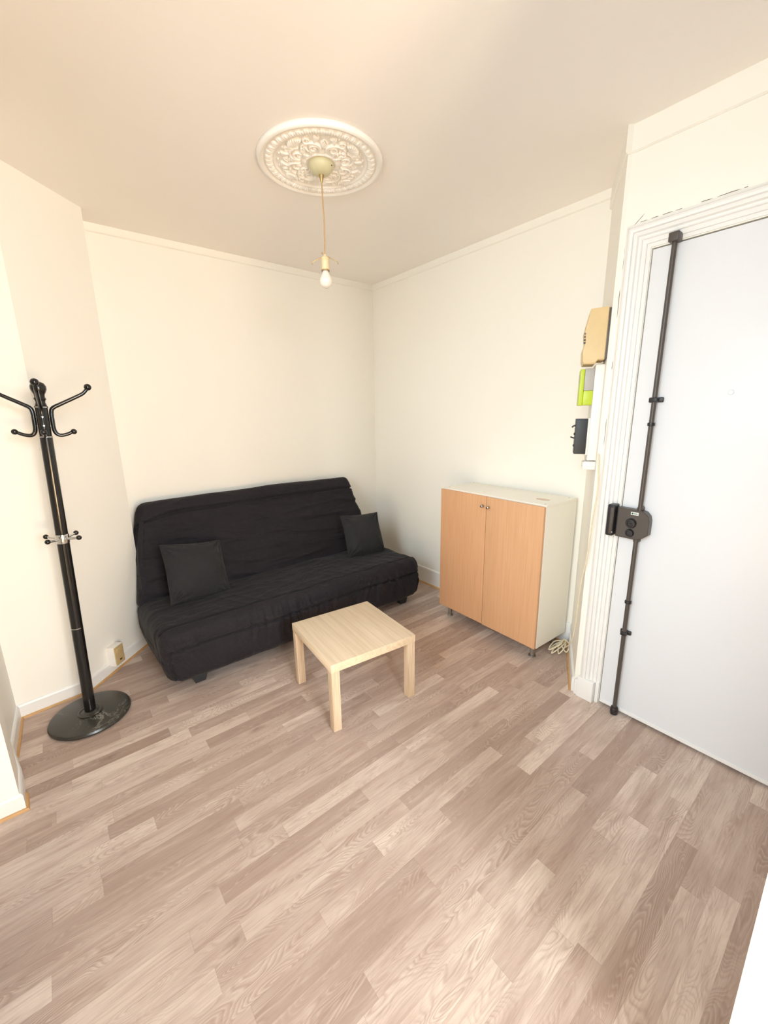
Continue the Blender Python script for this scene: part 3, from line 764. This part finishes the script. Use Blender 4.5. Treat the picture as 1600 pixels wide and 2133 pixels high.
# loose side flap of the cover, left end of the back rest
def flap(side):
    m = MB(); nu, nv_ = 22, 44; vs = []; th = 0.030
    for f in (0, 1):
        for i in range(nu):
            for j in range(nv_):
                u, v = i/(nu-1), j/(nv_-1)
                z = 0.955-0.535*v-0.02*math.sin(u*5); y = 0.335+(z-0.685)*0.364-0.012+0.15*u
                x = -0.888-0.080*v-0.022*math.sin(v*PI)-0.012+0.006*math.sin(u*9+v*3)*v+0.008*fn(u*4, v*6, 0, 71)
                vs.append((x+f*th, y, z))
    def id_(f, i, j): return f*nu*nv_+i*nv_+j
    fs = []
    for i in range(nu-1):
        for j in range(nv_-1):
            fs.append((id_(0, i, j), id_(0, i, j+1), id_(0, i+1, j+1), id_(0, i+1, j)))
            fs.append((id_(1, i, j), id_(1, i+1, j), id_(1, i+1, j+1), id_(1, i, j+1)))
    for i in range(nu-1):
        for j in (0, nv_-1): fs.append((id_(0, i, j), id_(0, i+1, j), id_(1, i+1, j), id_(1, i, j)))
    for j in range(nv_-1):
        for i in (0, nu-1): fs.append((id_(0, i, j), id_(0, i, j+1), id_(1, i, j+1), id_(1, i, j)))
    return m.add(vs, fs)
flap(-1).build('cover_flap', CLOTH, sofa, True, 60)
m = MB()
for y in (-0.36, 0.25): m.tube([(-0.92, y, 0.085), (0.92, y, 0.085)], 0.012, 10)
for x in (-0.9, -0.3, 0.3, 0.9): m.tube([(x, -0.36, 0.085), (x, 0.25, 0.085)], 0.010, 8)
m.build('frame', STEEL, sofa, True, 60)
for x, y in ((-0.80, -0.34), (0.94, -0.34), (-0.80, 0.30), (0.94, 0.30)):
    mm = MB(); mm.prism([(x-0.05, y-0.03), (x+0.05, y-0.03), (x+0.05, y+0.03), (x-0.05, y+0.03)], 0, 0.012)
    vs = [(x-0.032, y-0.025, 0), (x+0.032, y-0.025, 0), (x+0.032, y+0.025, 0), (x-0.032, y+0.025, 0), (x-0.055, y-0.03, 0.09), (x+0.055, y-0.03, 0.09), (x+0.055, y+0.03, 0.09), (x-0.055, y+0.03, 0.09)]
    MB().add(vs, [(3, 2, 1, 0), (4, 5, 6, 7), (0, 1, 5, 4), (1, 2, 6, 5), (2, 3, 7, 6), (3, 0, 4, 7)]).build('leg', BLACKP, sofa)

# ------------------------------------------------------------------ scatter cushions
def cushion(label, loc, rot, W_, H_, T_, seed):
    n = 72; vs = []; fs = []
    def pt(u, v, s):
        e = (1-abs(u)**2.3); g = (1-abs(v)**2.3)
        th = T_/2*(max(0, e)**0.72)*(max(0, g)**0.72)
        x = u*W_/2*(1-0.055*(1-v*v)*abs(u)**2); z = v*H_/2*(1-0.055*(1-u*u)*abs(v)**2)
        wr = 0.0
        for cu, cv in ((-1, -1), (1, -1), (-1, 1), (1, 1)):
            dx, dz = u-cu, v-cv; rd = math.hypot(dx, dz); an = math.atan2(dz, dx)
            wr += 0.012*math.exp(-(rd/0.55)**2)*math.sin(an*13+seed+cu*2)*min(1, rd*4)
        wr += 0.005*fn(u*2.2, v*2.2, s, seed)+0.003*fn(u*5, v*3, s, seed+4)
        k = min(1.0, th/(T_*0.12))
        bend = 0.010*fn(u*1.1, v*1.1, 0, seed+9)
        return (x, s*(th+wr*k)+bend, z)
    for s in (-1, 1):
        for i in range(n+1):
            for j in range(n+1):
                # cosine spacing keeps the seams crisp
                u = -math.cos(PI*i/n)*0.5+(-1+2*i/n)*0.5; v = -math.cos(PI*j/n)*0.5+(-1+2*j/n)*0.5
                vs.append(pt(u, v, s))
    N1 = (n+1)**2
    def vid(s, i, j):
        if s == 1 and (i in (0, n) or j in (0, n)): s = 0
        return s*N1+i*(n+1)+j
    for i in range(n):
        for j in range(n):
            fs.append((vid(0, i, j), vid(0, i+1, j), vid(0, i+1, j+1), vid(0, i, j+1)))
            fs.append((vid(1, i, j), vid(1, i, j+1), vid(1, i+1, j+1), vid(1, i+1, j)))
    o = MB().add(vs, fs).build('cushion', CUSHM, None, True, 180)
    o.location = loc; o.rotation_euler = rot
    return tag(o, label, 'cushion')
cushion('black square cushion at the left end of the sofa, nearest the coat rack', (0.690, 3.005, 0.600), (-math.radians(28), math.radians(9), math.radians(12)), 0.44, 0.42, 0.17, 3.0)
cushion('black square cushion at the right end of the sofa, near the cabinet', (2.125, 2.965, 0.592), (-math.radians(25), math.radians(3), -math.radians(5)), 0.40, 0.39, 0.15, 11.0)

# ------------------------------------------------------------------ coffee table
tb_ = thing('coffee_table', 'small square pale oak coffee table in front of the sofa', 'coffee table', (1.252, 1.894, 0), math.radians(-5.6))
MB().bbox(-0.272, 0.272, -0.272, 0.272, 0.361, 0.408, 0.0015).build('table_top', OAK_X, tb_, True, 40)
for sx in (-1, 1):
    for sy in (-1, 1):
        c = (sx*0.247, sy*0.247)
        MB().bbox(c[0]-0.0235, c[0]+0.0235, c[1]-0.0235, c[1]+0.0235, 0.003, 0.3608, 0.0012).build('leg', OAK_Z, tb_, True, 40)
        g = MB().lathe([(0.0001, 0), (0.012, 0), (0.012, 0.0035), (0.0001, 0.0035)], 12, (c[0], c[1], 0)); g.build('glide', BLACKP, tb_)

# ------------------------------------------------------------------ cabinet
cabn = thing('cabinet', 'white low cabinet with two beech doors and metal legs against the right wall', 'cabinet', (2.545, 1.775, 0), math.radians(-1.6))
cx0, cx1, cy0, cy1, cz0, cz1 = -0.170, 0.190, -0.452, 0.452, 0.096, 1.090
MB().bbox(cx0, cx1, cy0, cy0+0.018, cz0, cz1-0.0182, 0.001).build('side_panel', WHITECAB, cabn, True, 40)
MB().bbox(cx0, cx1, cy1-0.018, cy1, cz0, cz1-0.0182, 0.001).build('side_panel', WHITECAB, cabn, True, 40)
tp = MB().bbox(cx0, cx1, cy0, cy1, cz1-0.018, cz1, 0.001).build('top_panel', WHITECAB, cabn, True, 40)
for x, y in ((cx0+0.03, cy0+0.03), (cx0+0.04, cy1-0.035), (cx1-0.03, cy0+0.04), (cx1-0.02, cy1-0.02)):
    MB().lathe([(0.0001, 0), (0.006, 0), (0.005, 0.001), (0.0001, 0.0012)], 14, (x, y, cz1)).build('cam_cap', GREYP, tp, True)
m = NT('stain', 0.5); v = m.coords()
STAIN = plain('stain_pinkish', (0.66, 0.50, 0.40), 0.5, vary=0.25, scale=60)
pts = [(0.030*math.cos(t)*(1+0.25*fn(math.cos(t)*2, math.sin(t)*2, 0, 5)), 0.05*math.sin(t)*(1+0.3*fn(math.cos(t)*2, math.sin(t)*2, 3, 8))) for t in lin(0, 2*PI, 25)[:-1]]
MB().prism([(p[0]-0.02, p[1]-0.33) for p in pts], cz1-0.0005, cz1+0.0002).build('worn_patch', STAIN, tp)
MB().box(cx0+0.001, cx1-0.001, cy0+0.0182, cy1-0.0182, cz0, cz0+0.018).build('bottom_panel', WHITECAB, cabn)
MB().box(cx1-0.006, cx1-0.002, cy0+0.0182, cy1-0.0182, cz0+0.0182, cz1-0.0184).build('back_panel', WHITECAB, cabn)
MB().box(cx0+0.03, cx1-0.02, cy0+0.0184, cy1-0.0184, 0.60, 0.616).build('shelf', WHITECAB, cabn)
for sgn, mt, (a, b), ky, dx in ((1, BEECH, (0.0036, cy1-0.001), 0.028, 0.0), (-1, BEECH2, (cy0+0.001, -0.0036), -0.028, -0.005)):
    d = MB().bbox(cx0-0.0195+dx, cx0-0.0015+dx, a, b, cz0+0.004, cz1-0.009, 0.0012).build('door', mt, cabn, True, 40)
    pr = [(0.0001, 0), (0.007, 0), (0.005, 0.004), (0.005, 0.012), (0.0095, 0.014), (0.0105, 0.018), (0.0100, 0.026), (0.006, 0.0285), (0.0001, 0.029)]
    MB().lathe(pr, 22, mat=Matrix.Translation((cx0-0.0195+dx, ky, 1.012)) @ Matrix.Rotation(-PI/2, 4, 'Y')).build('knob', CHROME if False else STEEL, d, True, 40)
for x in (cx0+0.045, cx1-0.05):
    for y in (cy0+0.055, cy1-0.065):
        MB().lathe([(0.0001, 0), (0.023, 0), (0.025, 0.003), (0.024, 0.009), (0.0155, 0.011), (0.0155, 0.090), (0.022, 0.092), (0.022, 0.0958), (0.0001, 0.0958)], 24, (x, y, 0)).build('leg', STEEL, cabn, True, 40)

# ------------------------------------------------------------------ coat rack
cr = thing('coat_rack', 'tall black metal coat stand on a round dark marble base at the left', 'coat rack', (-0.045, 2.665, 0))
MB().lathe([(0.0001, 0), (0.188, 0), (0.196, 0.004), (0.198, 0.012), (0.193, 0.022), (0.182, 0.026), (0.0001, 0.030)], 72).build('base', MARBLE, cr, True, 35)
MB().lathe([(0.046, 0.029), (0.058, 0.030), (0.060, 0.034), (0.052, 0.037), (0.046, 0.034), (0.038, 0.036), (0.034, 0.040), (0.024, 0.042), (0.0001, 0.042)], 40).build('base_ring', MARBLE, cr, True, 35)
lean = Matrix.Rotation(math.radians(1.7), 4, 'Y')
def L(o): o.matrix_local = lean; return o
L(MB().lathe([(0.0001, 0.035), (0.0275, 0.035), (0.0275, 0.55), (0.0001, 0.55)], 32).build('lower_pole', BLACKGLOSS, cr, True, 40))
L(MB().lathe([(0.0001, 0.5502), (0.0282, 0.5502), (0.0282, 0.5545), (0.0001, 0.5545)], 32).build('joint_ring', CHROME, cr, True, 40))
L(MB().lathe([(0.0001, 0.5547), (0.0275, 0.5547), (0.0272, 1.0325), (0.0001, 1.0325)], 32).build('middle_pole', BLACKGLOSS, cr, True, 40))
col_ = L(MB().lathe([(0.0001, 1.033), (0.0285, 1.033), (0.0295, 1.036), (0.0295, 1.077), (0.0285, 1.080), (0.0001, 1.080)], 32).build('peg_collar', CHROME, cr, True, 40))
L(MB().lathe([(0.0001, 1.0805), (0.0268, 1.0805), (0.0260, 1.5745), (0.0001, 1.575)], 32).build('upper_pole', BLACKGLOSS, cr, True, 40))
for k in range(4):
    a = -PI/4+k*PI/2+0.05; d = Vector((math.cos(a), math.sin(a), 0))
    b0 = Vector((0, 0, 1.056))
    p = L(MB().tube([b0+d*0.026, b0+d*0.05+Vector((0, 0, .001)), b0+d*0.084+Vector((0, 0, 0.006))], [0.0065, 0.0060, 0.0055], 12).build('peg', CHROME, cr, True, 60))
    kb = MB().ball(b0+d*0.090+Vector((0, 0, 0.007)), 0.0125).build('peg_knob', BLACKGLOSS, p, True, 180)
L(MB().lathe([(0.0001, 1.575), (0.0265, 1.575), (0.0265, 1.581), (0.0250, 1.582), (0.0250, 1.716), (0.0265, 1.717), (0.0265, 1.723), (0.0001, 1.723)], 32).build('hook_sleeve', BLACKGLOSS, cr, True, 40))
for z in (1.5745, 1.7165): L(MB().lathe([(0.0255, 0), (0.0282, 0.0005), (0.0282, 0.0045), (0.0255, 0.005)], 32, (0, 0, z), caps=False).build('silver_ring', CHROME, cr, True, 40))
L(MB().lathe([(0.0001, 1.7235), (0.025, 1.7235), (0.022, 1.733), (0.019, 1.742), (0.021, 1.752), (0.0245, 1.756), (0.0245, 1.760), (0.021, 1.766), (0.0215, 1.778), (0.027, 1.790), (0.032, 1.803), (0.032, 1.817), (0.025, 1.831), (0.012, 1.838), (0.0001, 1.840)], 32).build('finial', BLACKGLOSS, cr, True, 50))
for k in range(4):
    a = k*PI/2-0.05; d = Vector((math.cos(a), math.sin(a), 0)); Z = lambda z: Vector((0, 0, z))
    path = smooth_path([Z(1.600)+d*0.108, Z(1.589)+d*0.085, Z(1.584)+d*0.060, Z(1.592)+d*0.044, Z(1.615)+d*0.036, Z(1.660)+d*0.035, Z(1.695)+d*0.036, Z(1.716)+d*0.044, Z(1.735)+d*0.075, Z(1.768)+d*0.135, Z(1.790)+d*0.172, Z(1.812)+d*0.192], 6)
    n = len(path); rad = [0.0078+0.0016*math.sin(PI*i/(n-1)) for i in range(n)]
    hk = L(MB().tube(path, rad, 12).build('hook', BLACKGLOSS, cr, True, 60))
    m = MB(); m.ball(Z(1.602)+d*0.114, 0.0135); m.build('hook_knob', BLACKGLOSS, hk, True, 180)
    m = MB(); m.ball(Z(1.823)+d*0.197, 0.0165); m.build('hook_knob', BLACKGLOSS, hk, True, 180)
    for z in (1.630, 1.672):
        m = MB(); R_ = Matrix.Translation(Z(z)+d*0.0415) @ d.to_track_quat('Z', 'Y').to_matrix().to_4x4()
        m.lathe([(0.0001, -0.018), (0.003, -0.018), (0.003, 0), (0.0045, 0), (0.004, 0.003), (0.0001, 0.0036)], 10, mat=R_)
        m.build('hook_screw', CHROME, hk, True)
